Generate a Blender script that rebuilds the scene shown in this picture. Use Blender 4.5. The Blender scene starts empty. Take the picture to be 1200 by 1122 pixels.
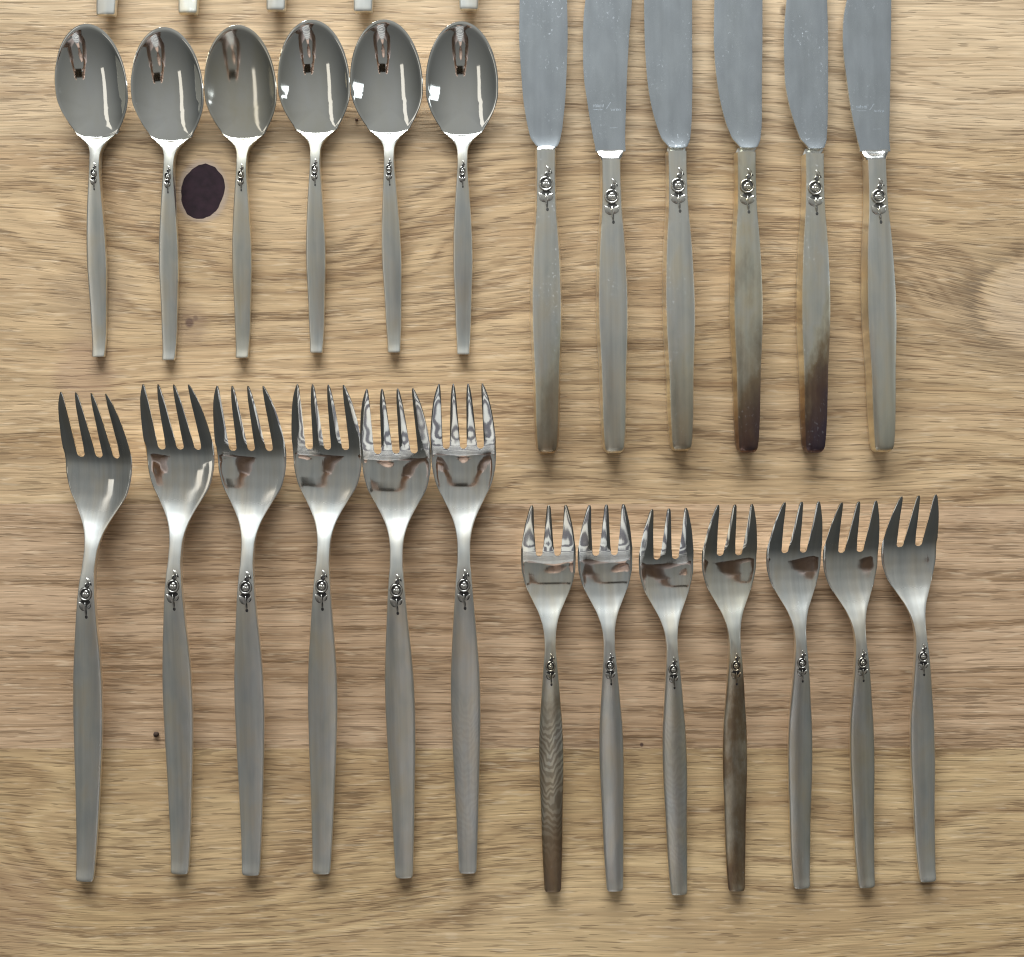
import bpy, math, random
import numpy as np
from mathutils import Vector, Matrix
random.seed(7)
R = math.radians
S = bpy.context.scene
COL = S.collection
U = 0.4 / 1200.0            # metres per photograph pixel on the table plane
H = 0.40                    # camera height over the table
NY = 480.0                  # photograph row straight under the lens (the photograph is a crop)
CY = (561 - NY) * U

# ------------------------------------------------------------------ camera
cam = bpy.data.objects.new('camera', bpy.data.cameras.new('camera'))
COL.objects.link(cam)
cam.location = (0, CY, H)
cam.rotation_euler = (0, 0, 0)
cam.data.sensor_fit = 'HORIZONTAL'
cam.data.angle = 2 * math.atan(0.2 / H)
cam.data.shift_y = -CY / 0.4
cam.data.clip_start = 0.01
cam.data.clip_end = 50
S.camera = cam

# ------------------------------------------------------------------ light
w = bpy.data.worlds.new('World'); S.world = w; w.use_nodes = True
bg = w.node_tree.nodes['Background']
# the dim room: pale ceiling overhead, darker walls towards the horizon
_n, _l = w.node_tree.nodes, w.node_tree.links
_tc = _n.new('ShaderNodeTexCoord'); _sx = _n.new('ShaderNodeSeparateXYZ'); _cr = _n.new('ShaderNodeValToRGB')
_l.new(_tc.outputs['Generated'], _sx.inputs[0]); _l.new(_sx.outputs[2], _cr.inputs[0])
_cr.color_ramp.elements[0].position = 0.0; _cr.color_ramp.elements[0].color = (0.21, 0.225, 0.225, 1)
_cr.color_ramp.elements[1].position = 0.93; _cr.color_ramp.elements[1].color = (0.97, 1.0, 0.99, 1)
# the ceiling is brighter on the window side than at the back of the room
_ma = _n.new('ShaderNodeMath'); _ma.operation = 'MULTIPLY_ADD'; _ma.inputs[1].default_value = 0.62; _ma.inputs[2].default_value = 1.0
_mx = _n.new('ShaderNodeVectorMath'); _mx.operation = 'SCALE'
_l.new(_sx.outputs[1], _ma.inputs[0]); _l.new(_cr.outputs[0], _mx.inputs[0]); _l.new(_ma.outputs[0], _mx.inputs['Scale'])
_l.new(_mx.outputs[0], bg.inputs[0])
bg.inputs[1].default_value = 0.275

def window_light(name, loc, size, power, color, target=(0, 0, 0.0)):
    d = bpy.data.lights.new(name, 'AREA')
    d.shape = 'RECTANGLE'; d.size, d.size_y = size
    d.energy = power; d.color = color
    o = bpy.data.objects.new(name, d); COL.objects.link(o)
    o.location = loc
    v = Vector(target) - Vector(loc)
    o.rotation_euler = v.to_track_quat('-Z', 'Y').to_euler()
    return o
window_light('window_light', (-0.22, 2.0, 0.62), (1.8, 0.85), 128, (0.90, 0.96, 1.0))
window_light('window_light', (-1.3, 0.30, 1.35), (1.5, 0.28), 1.0, (1.0, 0.95, 0.88))
window_light('window_light', (1.9, 0.3, 1.0), (0.16, 0.75), 0.9, (0.82, 0.92, 1.0))

S.view_settings.view_transform = 'Standard'
S.view_settings.look = 'None'
S.view_settings.exposure = 0.0
S.view_settings.gamma = 1.0
S.cycles.max_bounces = 8
S.cycles.use_denoising = True
S.cycles.filter_width = 1.2
S.cycles.sample_clamp_indirect = 6.0

# ------------------------------------------------------------------ helpers
def tagp(o, label=None, cat=None, group=None, kind=None):
    if label: o['label'] = label
    if cat: o['category'] = cat
    if group: o['group'] = group
    if kind: o['kind'] = kind
    return o

def empty(name, loc=(0, 0, 0), rz=0.0):
    o = bpy.data.objects.new(name, None); COL.objects.link(o)
    o.location = loc; o.rotation_euler = (0, 0, rz)
    o.empty_display_size = 0.01
    return o

def mesh_obj(name, verts, faces, mat, parent=None, smooth=True, sharp=None):
    me = bpy.data.meshes.new(name)
    me.from_pydata([tuple(v) for v in verts], [], [tuple(f) for f in faces])
    if mat: me.materials.append(mat)
    if smooth:
        me.polygons.foreach_set('use_smooth', [True] * len(me.polygons))
    if sharp: me.set_sharp_from_angle(angle=R(sharp))
    me.update()
    o = bpy.data.objects.new(name, me); COL.objects.link(o)
    if parent: o.parent = parent
    return o

def curve(tab):
    """smooth interpolation through (s, value) pairs"""
    xs = np.array([t[0] for t in tab], float); ys = np.array([t[1] for t in tab], float)
    d = np.diff(ys) / np.diff(xs)
    m = np.zeros_like(ys); m[0] = d[0]; m[-1] = d[-1]
    for i in range(1, len(ys) - 1):
        if d[i-1] * d[i] > 0:
            h0, h1 = xs[i]-xs[i-1], xs[i+1]-xs[i]
            w1, w2 = 2*h1+h0, h1+2*h0
            m[i] = (w1+w2) / (w1/d[i-1] + w2/d[i])
    def f(x):
        x = np.clip(np.asarray(x, float), xs[0], xs[-1])
        i = np.clip(np.searchsorted(xs, x) - 1, 0, len(xs) - 2)
        h = xs[i+1]-xs[i]; t = (x-xs[i])/h
        return ((2*t**3-3*t**2+1)*ys[i] + (t**3-2*t**2+t)*h*m[i] + (-2*t**3+3*t**2)*ys[i+1] + (t**3-t**2)*h*m[i+1])
    return f

def unproject(px, py, zmm):
    """photograph pixel of a point at height z -> table-plane coordinates"""
    k = 1 - zmm * 0.001 / H
    return Vector(((px - 600) * U * k, CY + (NY - py) * U * k, 0))

# ------------------------------------------------------------------ node helpers
class NT:
    def __init__(s, name):
        s.m = bpy.data.materials.new(name); s.m.use_nodes = True
        s.t = s.m.node_tree; s.n = s.t.nodes; s.l = s.t.links
        s.b = s.n['Principled BSDF']
    def put(s, sock, v):
        if isinstance(v, bpy.types.NodeSocket): s.l.new(v, sock)
        elif v is not None: sock.default_value = v
    def math(s, op, a, b=None, c=None, clamp=False):
        n = s.n.new('ShaderNodeMath'); n.operation = op; n.use_clamp = clamp
        s.put(n.inputs[0], a); s.put(n.inputs[1], b)
        if c is not None: s.put(n.inputs[2], c)
        return n.outputs[0]
    def vec(s, x, y, z):
        n = s.n.new('ShaderNodeCombineXYZ')
        for i, v in enumerate((x, y, z)): s.put(n.inputs[i], v)
        return n.outputs[0]
    def sep(s, v):
        n = s.n.new('ShaderNodeSeparateXYZ'); s.l.new(v, n.inputs[0]); return n.outputs
    def noise(s, v, scale=1.0, detail=2.0, rough=0.5, dist=0.0):
        n = s.n.new('ShaderNodeTexNoise'); s.put(n.inputs['Vector'], v)
        n.inputs['Scale'].default_value = scale; n.inputs['Detail'].default_value = detail
        n.inputs['Roughness'].default_value = rough; n.inputs['Distortion'].default_value = dist
        return n.outputs['Fac']
    def ramp(s, f, stops, interp='LINEAR'):
        n = s.n.new('ShaderNodeValToRGB'); s.put(n.inputs[0], f); n.color_ramp.interpolation = interp
        e = n.color_ramp.elements
        while len(e) < len(stops): e.new(0.5)
        for el, (p, c) in zip(e, stops):
            el.position = p; el.color = (c, c, c, 1) if isinstance(c, (int, float)) else (*c, 1)
        return n.outputs[0]
    def mix(s, f, a, b, mode='MIX'):
        n = s.n.new('ShaderNodeMix'); n.data_type = 'RGBA'; n.blend_type = mode
        s.put(n.inputs[0], f)
        for sock, v in ((n.inputs[6], a), (n.inputs[7], b)):
            if isinstance(v, tuple) and len(v) == 3: v = (*v, 1)
            s.put(sock, v)
        return n.outputs[2]
    def attr(s, name, out='Fac'):
        n = s.n.new('ShaderNodeAttribute'); n.attribute_type = 'OBJECT'; n.attribute_name = name
        return n.outputs[out]
    def obj(s):
        return s.n.new('ShaderNodeTexCoord').outputs['Object']
    def bump(s, h, strength, dist):
        n = s.n.new('ShaderNodeBump'); n.inputs['Strength'].default_value = strength
        n.inputs['Distance'].default_value = dist; s.put(n.inputs['Height'], h)
        s.l.new(n.outputs[0], s.b.inputs['Normal'])

# ------------------------------------------------------------------ oak material
def oak():
    k = NT('oak')
    o = k.sep(k.obj())
    u = k.math('MULTIPLY', o[0], 1/U); v = k.math('MULTIPLY', o[1], 1/U)
    seed = k.attr('seed'); wav = k.attr('waviness')
    # slow wander of the grain
    n1 = k.noise(k.vec(k.math('MULTIPLY', u, 1/420), k.math('MULTIPLY', v, 1/150), seed), detail=2)
    n2 = k.noise(k.vec(k.math('MULTIPLY', u, 1/75), k.math('MULTIPLY', v, 1/34), seed), detail=2)
    g = k.math('ADD', v, k.math('MULTIPLY', k.math('SUBTRACT', n1, 0.5), k.math('MULTIPLY', wav, 150)))
    g = k.math('ADD', g, k.math('MULTIPLY', k.math('SUBTRACT', n2, 0.5), k.math('MULTIPLY', wav, 13)))
    # grain lines bulge round the knots
    for (ku, kv, a, stx, amp) in ((-363, 337, 58, 2.6, 0.8), (-378, 183, 16, 2.5, 0.8), (-560, -480, 60, 2.6, 0.7)):
        X = k.math('MULTIPLY', k.math('SUBTRACT', u, ku), 1/stx)
        Y = k.math('SUBTRACT', v, kv)
        r2 = k.math('ADD', k.math('ADD', k.math('MULTIPLY', X, X), k.math('MULTIPLY', Y, Y)), a*a)
        g = k.math('SUBTRACT', g, k.math('DIVIDE', k.math('MULTIPLY', Y, a*a*amp), r2))
    # an oval heart of growth rings at the right edge, and a faint one under the knives
    for (ku, kv, rx, ry, amp) in ((655, 205, 150, 80, 150), (330, 10, 150, 30, 26), (-560, 130, 170, 60, 70), (-260, 260, 260, 120, 110), (-420, -470, 300, 95, 150), (120, -560, 330, 70, 90), (430, -420, 260, 50, 26), (560, 430, 330, 90, 80)):
        X = k.math('MULTIPLY', k.math('SUBTRACT', u, ku), 1/rx); Y = k.math('MULTIPLY', k.math('SUBTRACT', v, kv), 1/ry)
        r2 = k.math('ADD', k.math('MULTIPLY', X, X), k.math('MULTIPLY', Y, Y))
        g = k.math('ADD', g, k.math('MULTIPLY', k.math('POWER', 2.718, k.math('MULTIPLY', r2, -1.0)), amp))
    # broad tone, growth bands, pores, fibre; pores run straighter than the rings
    gp = k.math('ADD', k.math('MULTIPLY', g, 0.25), k.math('MULTIPLY', v, 0.75))
    tone = k.noise(k.vec(k.math('MULTIPLY', u, 1/520), k.math('MULTIPLY', g, 1/75), seed), detail=3, rough=0.55)
    band = k.noise(k.vec(k.math('MULTIPLY', u, 1/1500), k.math('MULTIPLY', g, 1/30), seed), detail=1, rough=0.6)
    ridge = k.math('SUBTRACT', 1.0, k.math('MULTIPLY', k.math('ABSOLUTE', k.math('SUBTRACT', band, 0.5)), 10.0), clamp=True)
    patch = k.noise(k.vec(k.math('MULTIPLY', u, 1/130), k.math('MULTIPLY', v, 1/34), k.math('ADD', seed, 12.1)), detail=2)
    dash = k.noise(k.vec(k.math('MULTIPLY', u, 1/20), k.math('MULTIPLY', gp, 1/3.2), k.math('ADD', seed, 31.0)), detail=1)
    bandr = k.math('MULTIPLY', ridge, k.math('MULTIPLY', k.ramp(patch, [(0.36, 0.25), (0.62, 1.0)]), k.ramp(dash, [(0.36, 0.35), (0.56, 1.0)])))
    pore = k.noise(k.vec(k.math('MULTIPLY', u, 1/34), k.math('MULTIPLY', gp, 1/2.1), k.math('ADD', seed, 3.3)), detail=1, rough=0.5)
    thr = k.math('ADD', pore, k.math('ADD', k.math('MULTIPLY', k.math('SUBTRACT', ridge, 0.3), 0.09), k.math('MULTIPLY', k.math('SUBTRACT', patch, 0.5), 0.16)))
    porer = k.ramp(thr, [(0.59, 0.0), (0.625, 0.75), (0.68, 1.0)])
    line = k.ramp(k.noise(k.vec(k.math('MULTIPLY', u, 1/380), k.math('MULTIPLY', gp, 1/2.7), k.math('ADD', seed, 21.0)), detail=2, rough=0.6), [(0.53, 0.0), (0.68, 1.0)])
    line2 = k.ramp(k.noise(k.vec(k.math('MULTIPLY', u, 1/900), k.math('MULTIPLY', g, 1/16), k.math('ADD', seed, 27.0)), detail=1, rough=0.6), [(0.48, 0.0), (0.70, 1.0)])
    pore2 = k.noise(k.vec(k.math('MULTIPLY', u, 1/60), k.math('MULTIPLY', gp, 1/3.6), k.math('ADD', seed, 9.1)), detail=1)
    fib = k.noise(k.vec(k.math('MULTIPLY', u, 1/55), k.math('MULTIPLY', gp, 1/1.7), k.math('ADD', seed, 5.7)), detail=1)
    fleck = k.ramp(k.noise(k.vec(k.math('MULTIPLY', u, 1/30), k.math('MULTIPLY', v, 1/4.0), k.math('ADD', seed, 1.7)), detail=2), [(0.58, 0.0), (0.70, 1.0)])
    blot = k.noise(k.vec(k.math('MULTIPLY', u, 1/120), k.math('MULTIPLY', v, 1/60), k.math('ADD', seed, 2.7)), detail=3)
    c = k.mix(k.ramp(tone, [(0.3, 0.0), (0.7, 1.0)]), k.attr('tone_dark', 'Color'), k.attr('tone_light', 'Color'))
    c = k.mix(k.math('MULTIPLY', k.ramp(blot, [(0.45, 0.0), (0.7, 1.0)]), 0.28), c, (0.44, 0.285, 0.165))
    c = k.mix(k.math('MULTIPLY', bandr, 0.78), c, (0.25, 0.145, 0.07))
    c = k.mix(k.math('MULTIPLY', line2, 0.42), c, (0.34, 0.20, 0.10))
    c = k.mix(k.math('MULTIPLY', line, k.attr('lines')), c, (0.30, 0.18, 0.09))
    c = k.mix(k.math('MULTIPLY', porer, 0.48), c, (0.15, 0.088, 0.043))
    c = k.mix(k.math('MULTIPLY', fleck, 0.32), c, (0.84, 0.66, 0.45))
    # fuzzy dark edge of the oval heart at the right
    X = k.math('MULTIPLY', k.math('SUBTRACT', u, 652), 1/110); Y = k.math('MULTIPLY', k.math('SUBTRACT', v, 206), 1/64)
    rr_ = k.math('SQRT', k.math('ADD', k.math('MULTIPLY', X, X), k.math('MULTIPLY', Y, Y)))
    rr_ = k.math('ADD', rr_, k.math('MULTIPLY', k.math('SUBTRACT', pore, 0.5), 0.35))
    hm = k.ramp(k.math('DIVIDE', rr_, 2.2), [(0.42, 0.0), (0.455, 1.0), (0.54, 0.5), (0.85, 0.0)])
    hm = k.math('MULTIPLY', hm, k.ramp(k.math('MULTIPLY', X, -1.0), [(0.0, 0.35), (0.9, 1.0)]))
    c = k.mix(k.math('MULTIPLY', hm, k.math('MULTIPLY', k.attr('heart'), k.ramp(pore2, [(0.36, 0.4), (0.56, 1.0)]))), c, (0.24, 0.165, 0.10))
    inn = k.ramp(k.math('DIVIDE', rr_, 2.2), [(0.36, 1.0), (0.45, 0.0)])
    c = k.mix(k.math('MULTIPLY', k.math('MULTIPLY', inn, k.attr('heart')), 0.45), c, (0.66, 0.50, 0.345))
    f = k.ramp(fib, [(0.3, 0.80), (0.7, 1.15)])
    c = k.mix(1.0, c, f, 'MULTIPLY')
    # dirt halo and small dark spots in the grain
    for (ku, kv, a, col, amt) in ((-363, 337, 42, (0.20, 0.135, 0.095), 0.55), (-378, 183, 6.5, (0.07, 0.035, 0.03), 0.95),
                                  (-371, 188, 4, (0.12, 0.07, 0.05), 0.7), (-378, 183, 26, (0.27, 0.17, 0.11), 0.45), (-490, 215, 55, (0.36, 0.25, 0.16), 0.35), (-500, 120, 45, (0.40, 0.25, 0.17), 0.4), (320, 548, 7, (0.17, 0.11, 0.07), 0.6), (152, -312, 2.4, (0.09, 0.05, 0.04), 0.9),
                                  (-585, -505, 60, (0.34, 0.2, 0.12), 0.35)):
        X = k.math('SUBTRACT', u, ku); Y = k.math('SUBTRACT', v, kv)
        r = k.math('SQRT', k.math('ADD', k.math('MULTIPLY', X, X), k.math('MULTIPLY', k.math('MULTIPLY', Y, Y), 0.8)))
        r = k.math('ADD', r, k.math('MULTIPLY', k.math('SUBTRACT', n2, 0.5), a*0.9))
        m = k.ramp(k.math('DIVIDE', r, a), [(0.55, 1.0), (1.0, 0.0)])
        c = k.mix(k.math('MULTIPLY', m, amt), c, col)
    X = k.math('MULTIPLY', k.math('SUBTRACT', u, -363), 1/26); Y = k.math('MULTIPLY', k.math('SUBTRACT', v, 337), 1/32.5)
    kr = k.math('SQRT', k.math('ADD', k.math('MULTIPLY', X, X), k.math('MULTIPLY', Y, Y)))
    c = k.mix(k.math('MULTIPLY', k.ramp(k.math('DIVIDE', k.math('ADD', kr, k.math('MULTIPLY', n2, 0.2)), 2.0), [(0.56, 1.0), (0.66, 0.0)]), 0.6), c, (0.47, 0.37, 0.30))
    k.put(k.b.inputs['Base Color'], c)
    k.put(k.b.inputs['Roughness'], k.math('ADD', 0.44, k.math('MULTIPLY', porer, 0.2)))
    k.b.inputs['Specular IOR Level'].default_value = 0.4
    hgt = k.math('SUBTRACT', k.math('MULTIPLY', fib, 0.5), k.math('ADD', porer, k.math('MULTIPLY', line, 0.4)))
    k.bump(hgt, 0.35, 0.00012)
    return k.m

# ------------------------------------------------------------------ metal materials
def metal(name, base, rough, kind):
    k = NT(name)
    oc = k.obj(); o = k.sep(oc)
    x = k.math('MULTIPLY', o[0], 1/U); y = k.math('MULTIPLY', o[1], 1/U); z = k.math('MULTIPLY', o[2], 1/U)
    sd = k.attr('seed')
    tar = k.attr('tarnish'); end = k.attr('end_tarnish'); moire = k.attr('moire'); dull = k.attr('dull'); warm = k.attr('warm')
    n = k.noise(k.vec(k.math('MULTIPLY', x, 1/26), k.math('MULTIPLY', y, 1/60), k.math('ADD', sd, 0.3)), detail=4, rough=0.6)
    n2 = k.noise(k.vec(k.math('MULTIPLY', x, 1/5), k.math('MULTIPLY', y, 1/150), k.math('ADD', sd, 4.3)), detail=3)
    # thickness of the tarnish film: clean, straw, brown, violet, blue
    if kind == 'steel':
        tar = k.math('MULTIPLY', tar, k.ramp(k.math('DIVIDE', k.math('SUBTRACT', y, k.math('SUBTRACT', k.attr('neck_at'), 60)), 80), [(0.0, 1.0), (1.0, 0.3)]))
    film = k.math('MULTIPLY', tar, k.ramp(n, [(0.3, 0.15), (0.7, 1.0)]))
    film = k.math('ADD', film, k.math('MULTIPLY', end, k.ramp(k.math('ADD', k.math('DIVIDE', y, 160), k.math('ADD', k.math('MULTIPLY', k.math('SUBTRACT', n, 0.5), 1.5), k.math('MULTIPLY', x, -0.012))),
                                      [(0.0, 1.0), (0.35, 0.72), (0.85, 0.0)])))
    c = k.ramp(film, [(0.0, base), (0.22, tuple(b*f for b, f in zip(base, (0.93, 0.88, 0.74)))), (0.5, (0.42, 0.31, 0.20)), (0.75, (0.22, 0.145, 0.12)), (1.0, (0.11, 0.09, 0.14))])
    c = k.mix(k.math('MULTIPLY', warm, 0.5), c, (0.55, 0.47, 0.34))
    # contour-like film rings on the worst handles
    mn = k.noise(k.vec(k.math('MULTIPLY', x, 1/15), k.math('MULTIPLY', y, 1/42), k.math('ADD', sd, 15.0)), detail=2)
    ph_ = k.math('ADD', k.math('DIVIDE', k.math('SUBTRACT', y, k.math('MULTIPLY', k.math('MULTIPLY', x, x), 0.10)), 9.5), k.math('MULTIPLY', mn, 5.0))
    wvf = k.math('ADD', 0.5, k.math('MULTIPLY', k.math('SINE', k.math('MULTIPLY', ph_, 6.283)), 0.5))
    zone = k.ramp(k.math('ABSOLUTE', k.math('DIVIDE', k.math('SUBTRACT', y, 125), 110)), [(0.6, 1.0), (1.0, 0.0)])
    c = k.mix(k.math('MULTIPLY', k.math('MULTIPLY', k.ramp(wvf, [(0.25, 0.0), (0.75, 1.0)]), zone), k.math('MULTIPLY', moire, 0.75)), c, (0.27, 0.19, 0.115))
    sg = k.noise(k.vec(k.math('MULTIPLY', x, 1/17), k.math('MULTIPLY', y, 1/48), k.math('ADD', sd, 41.0)), detail=2)
    c = k.mix(1.0, c, k.ramp(sg, [(0.32, (0.87, 0.90, 0.915)), (0.5, (0.97, 0.97, 0.955)), (0.68, (1.0, 0.955, 0.875))]), 'MULTIPLY') if kind == 'steel' else k.mix(1.0, c, k.ramp(sg, [(0.34, 0.93), (0.66, 1.07)]), 'MULTIPLY') if kind == 'blade' else c
    # streaks and bright wear marks
    if kind != 'bowl': c = k.mix(1.0, c, k.ramp(n2, [(0.3, 0.97), (0.7, 1.03)] if kind == 'blade' else [(0.3, 0.90), (0.7, 1.06)]), 'MULTIPLY')
    sp = k.noise(k.vec(k.math('MULTIPLY', x, 1/3.2), k.math('MULTIPLY', y, 1/4.5), k.math('ADD', sd, 8.1)), detail=3, rough=0.7)
    spz = k.noise(k.vec(k.math('MULTIPLY', x, 1/30), k.math('MULTIPLY', y, 1/55), k.math('ADD', sd, 6.1)), detail=2)
    spots = k.math('MULTIPLY', k.ramp(sp, [(0.60, 0.0), (0.72, 1.0)]), k.ramp(spz, [(0.45, 0.0), (0.65, 1.0)]))
    spots = k.math('MULTIPLY', spots, k.attr('marks'))
    k.put(k.b.inputs['Base Color'], k.mix(k.math('MULTIPLY', spots, 0.6), c, (0.80, 0.82, 0.85)))
    k.b.inputs['Metallic'].default_value = 1.0
    sm = k.ramp(n, [(0.35, 0.0), (0.75, 1.0)])
    rr = k.math('ADD', k.math('ADD', rough, k.math('MULTIPLY', dull, 0.3)), k.math('ADD', k.math('MULTIPLY', sm, 0.04), k.math('MULTIPLY', spots, 0.35)))
    if kind == 'steel':
        ny = k.attr('neck_at')
        rr = k.math('SUBTRACT', rr, k.math('MULTIPLY', k.ramp(k.math('DIVIDE', k.math('SUBTRACT', y, ny), 105), [(0.22, 0.0), (0.95, 1.0)], 'EASE'), k.math('ADD', 0.25, k.math('MULTIPLY', dull, 0.3))))
    k.put(k.b.inputs['Roughness'], rr)
    fine = k.noise(k.vec(k.math('MULTIPLY', x, 1/1.2), k.math('MULTIPLY', y, 1/14), sd), detail=2)
    wob = k.noise(k.vec(k.math('MULTIPLY', x, 1/18), k.math('MULTIPLY', y, 1/34), k.math('ADD', sd, 2.2)), detail=1)
    k.bump(k.math('ADD', k.math('MULTIPLY', fine, 0.02), k.math('MULTIPLY', wob, 0.14 if kind == 'steel' else 0.06)), 0.4, 0.0004)
    return k.m

def plain(name, col, rough, metallic=0.0, noise_amt=0.25, scale=900):
    k = NT(name)
    n = k.noise(k.obj(), scale=scale, detail=3)
    f = k.ramp(n, [(0.3, 1 - noise_amt), (0.7, 1 + noise_amt)])
    k.put(k.b.inputs['Base Color'], k.mix(1.0, (*col, 1), f, 'MULTIPLY'))
    k.b.inputs['Roughness'].default_value = rough
    k.b.inputs['Metallic'].default_value = metallic
    return k.m

OAK = oak()
M_HANDLE = metal('satin_steel', (0.89, 0.875, 0.83), 0.28, 'steel')
M_HEAD = metal('polished_steel', (0.84, 0.83, 0.80), 0.13, 'head')
M_BOWL = metal('mirror_steel', (0.87, 0.87, 0.84), 0.035, 'bowl')
M_BLADE = metal('blade_steel', (0.68, 0.73, 0.775), 0.24, 'blade')
M_ROSE = metal('raised_silver', (0.74, 0.72, 0.68), 0.20, 'head')
M_ROSE_DARK = metal('oxidised_silver', (0.56, 0.54, 0.51), 0.26, 'head')
M_PATINA = plain('dark_patina', (0.055, 0.05, 0.048), 0.5, 0.3)
M_PATINA_LIGHT = plain('grey_patina', (0.13, 0.125, 0.115), 0.42, 0.6)
M_RESIN = plain('knot_filler', (0.024, 0.010, 0.015), 0.6, 0.0, 0.4, 260)
M_RESIN.node_tree.nodes['Principled BSDF'].inputs['Specular IOR Level'].default_value = 0.25
M_CRUMB = plain('crumb_brown', (0.12, 0.06, 0.035), 0.8)
M_ETCH = plain('etched_steel', (0.80, 0.86, 0.92), 0.42, 1.0, 0.1)

# ------------------------------------------------------------------ table
table = empty('oak_table')
tagp(table, 'oak table top of joined boards under all the cutlery', 'table')
bounds = [-560, -110, 168, 591, 877, 1165, 1500, 1830]
tones = [((0.723, 0.521, 0.322), (0.583, 0.401, 0.225)), ((0.754, 0.561, 0.356), (0.603, 0.430, 0.253)), ((0.734, 0.521, 0.307), (0.562, 0.386, 0.210)),
         ((0.693, 0.481, 0.307), (0.562, 0.375, 0.230)), ((0.734, 0.531, 0.293), (0.583, 0.401, 0.205)), ((0.684, 0.491, 0.273), (0.543, 0.370, 0.195)),
         ((0.684, 0.491, 0.273), (0.543, 0.370, 0.195))]
wavs = [0.6, 0.45, 0.85, 0.35, 0.75, 0.6, 0.6]
planks = []
for i in range(len(bounds) - 1):
    y1 = (561 - bounds[i]) * U; y0 = (561 - bounds[i+1]) * U
    g = 0.000015; e = 0.00007; x = 0.75; b = -0.032
    prof = [(y0+g, b), (y1-g, b), (y1-g, -e), (y1-g-e, 0), (y0+g+e, 0), (y0+g, -e)]
    vs = [(-x, p[0], p[1]) for p in prof] + [(x, p[0], p[1]) for p in prof]
    fs = [(j, j+6, (j+1) % 6 + 6, (j+1) % 6) for j in range(6)] + [tuple(range(6)), tuple(range(11, 5, -1))]
    p = mesh_obj('plank', vs, fs, OAK, table, smooth=False)
    p['seed'] = 3.1 + 7.37 * i; p['waviness'] = wavs[i]
    p['heart'] = 1.0 if i == 2 else 0.0; p['lines'] = 0.66 if i == 3 else 0.42
    p['tone_light'] = tones[i][0]; p['tone_dark'] = tones[i][1]
    planks.append(p)
# the filled knot between the second and third teaspoon
rnd = random.Random(3)
N = 40; rings = []
for j in range(N):
    a = 2*math.pi*j/N
    r = 1 + 0.012*math.sin(3*a+1) + 0.012*math.sin(5*a+.3) + rnd.uniform(-.022, .022)
    rings.append((25.5*r*math.cos(a) + 3.5*math.sin(a), 32*r*math.sin(a)))
cx, cy = -362.5, 336.5
vs = []; fs = []
for q, (sc, z) in enumerate(((1.0, -0.0002), (0.999, 0.00002), (0.80, 0.00002), (0.3, 0.00002))):
    vs += [((cx+p[0]*sc)*U, (cy+p[1]*sc)*U, z) for p in rings]
    if q:
        for j in range(N):
            a, b2 = (q-1)*N+j, (q-1)*N+(j+1) % N
            fs.append((a, b2, b2+N, a+N))
fs.append(tuple(range(3*N, 4*N)))
kn = mesh_obj('knot', vs, fs, M_RESIN, planks[2], smooth=False)
kn['label'] = 'dark purple filled knot in the board'

# ------------------------------------------------------------------ metal shells
def shell(top, bot, quads, parts, names, mats, parent, props, sharp=48):
    """close a sheet (top and bottom vertex grids, quads, part id per quad) and split it into part meshes with continuous normals"""
    n = len(top)
    verts = np.vstack([top, bot])
    faces = [tuple(q) for q in quads] + [tuple(i + n for i in reversed(q)) for q in quads]
    pid = list(parts) + list(parts)
    ec = {}
    for q, p in zip(quads, parts):
        for a, b in zip(q, q[1:] + q[:1]):
            if (b, a) in ec: del ec[(b, a)]
            else: ec[(a, b)] = p
    for (a, b), p in ec.items():
        faces.append((b, a, a + n, b + n)); pid.append(p)
    me = bpy.data.meshes.new('whole')
    me.from_pydata([tuple(v) for v in verts], [], faces)
    me.polygons.foreach_set('use_smooth', [True] * len(me.polygons))
    me.set_sharp_from_angle(angle=R(sharp))
    me.update()
    cn = np.zeros(len(me.loops) * 3, dtype=np.float32)
    me.corner_normals.foreach_get('vector', cn); cn = cn.reshape(-1, 3)
    starts = np.zeros(len(me.polygons), dtype=np.int32); me.polygons.foreach_get('loop_start', starts)
    pid = np.array(pid)
    out = []
    for k, (nm, mt) in enumerate(zip(names, mats)):
        idx = np.nonzero(pid == k)[0]
        if not len(idx): continue
        fs = [faces[i] for i in idx]
        used = sorted({v for f in fs for v in f}); mp = {v: i for i, v in enumerate(used)}
        ns = []
        for i in idx:
            ns.extend(cn[starts[i]: starts[i] + len(faces[i])])
        o = mesh_obj(nm, verts[used], [tuple(mp[v] for v in f) for f in fs], mt, parent)
        o.data.normals_split_custom_set([tuple(map(float, v)) for v in ns])
        for key, val in props.items(): o[key] = val
        out.append(o)
    bpy.data.meshes.remove(me)
    return out

def tube(vs, fs, pts, rad, n=6):
    base = len(vs); P = [Vector(p) for p in pts]
    for i, p in enumerate(P):
        t = (P[min(i+1, len(P)-1)] - P[max(i-1, 0)]).normalized()
        s1 = t.cross(Vector((0, 0, 1))).normalized(); s2 = s1.cross(t)
        r = rad[i] if isinstance(rad, (list, tuple)) else rad
        for j in range(n):
            a = 2*math.pi*j/n
            vs.append(p + s1*(r*math.cos(a)) + s2*(r*math.sin(a)))
    for i in range(len(P)-1):
        for j in range(n):
            a, b = base+i*n+j, base+i*n+(j+1) % n
            fs.append((a, b, b+n, a+n))
    fs.append(tuple(base+j for j in reversed(range(n)))); fs.append(tuple(base+(len(P)-1)*n+j for j in range(n)))

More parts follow.
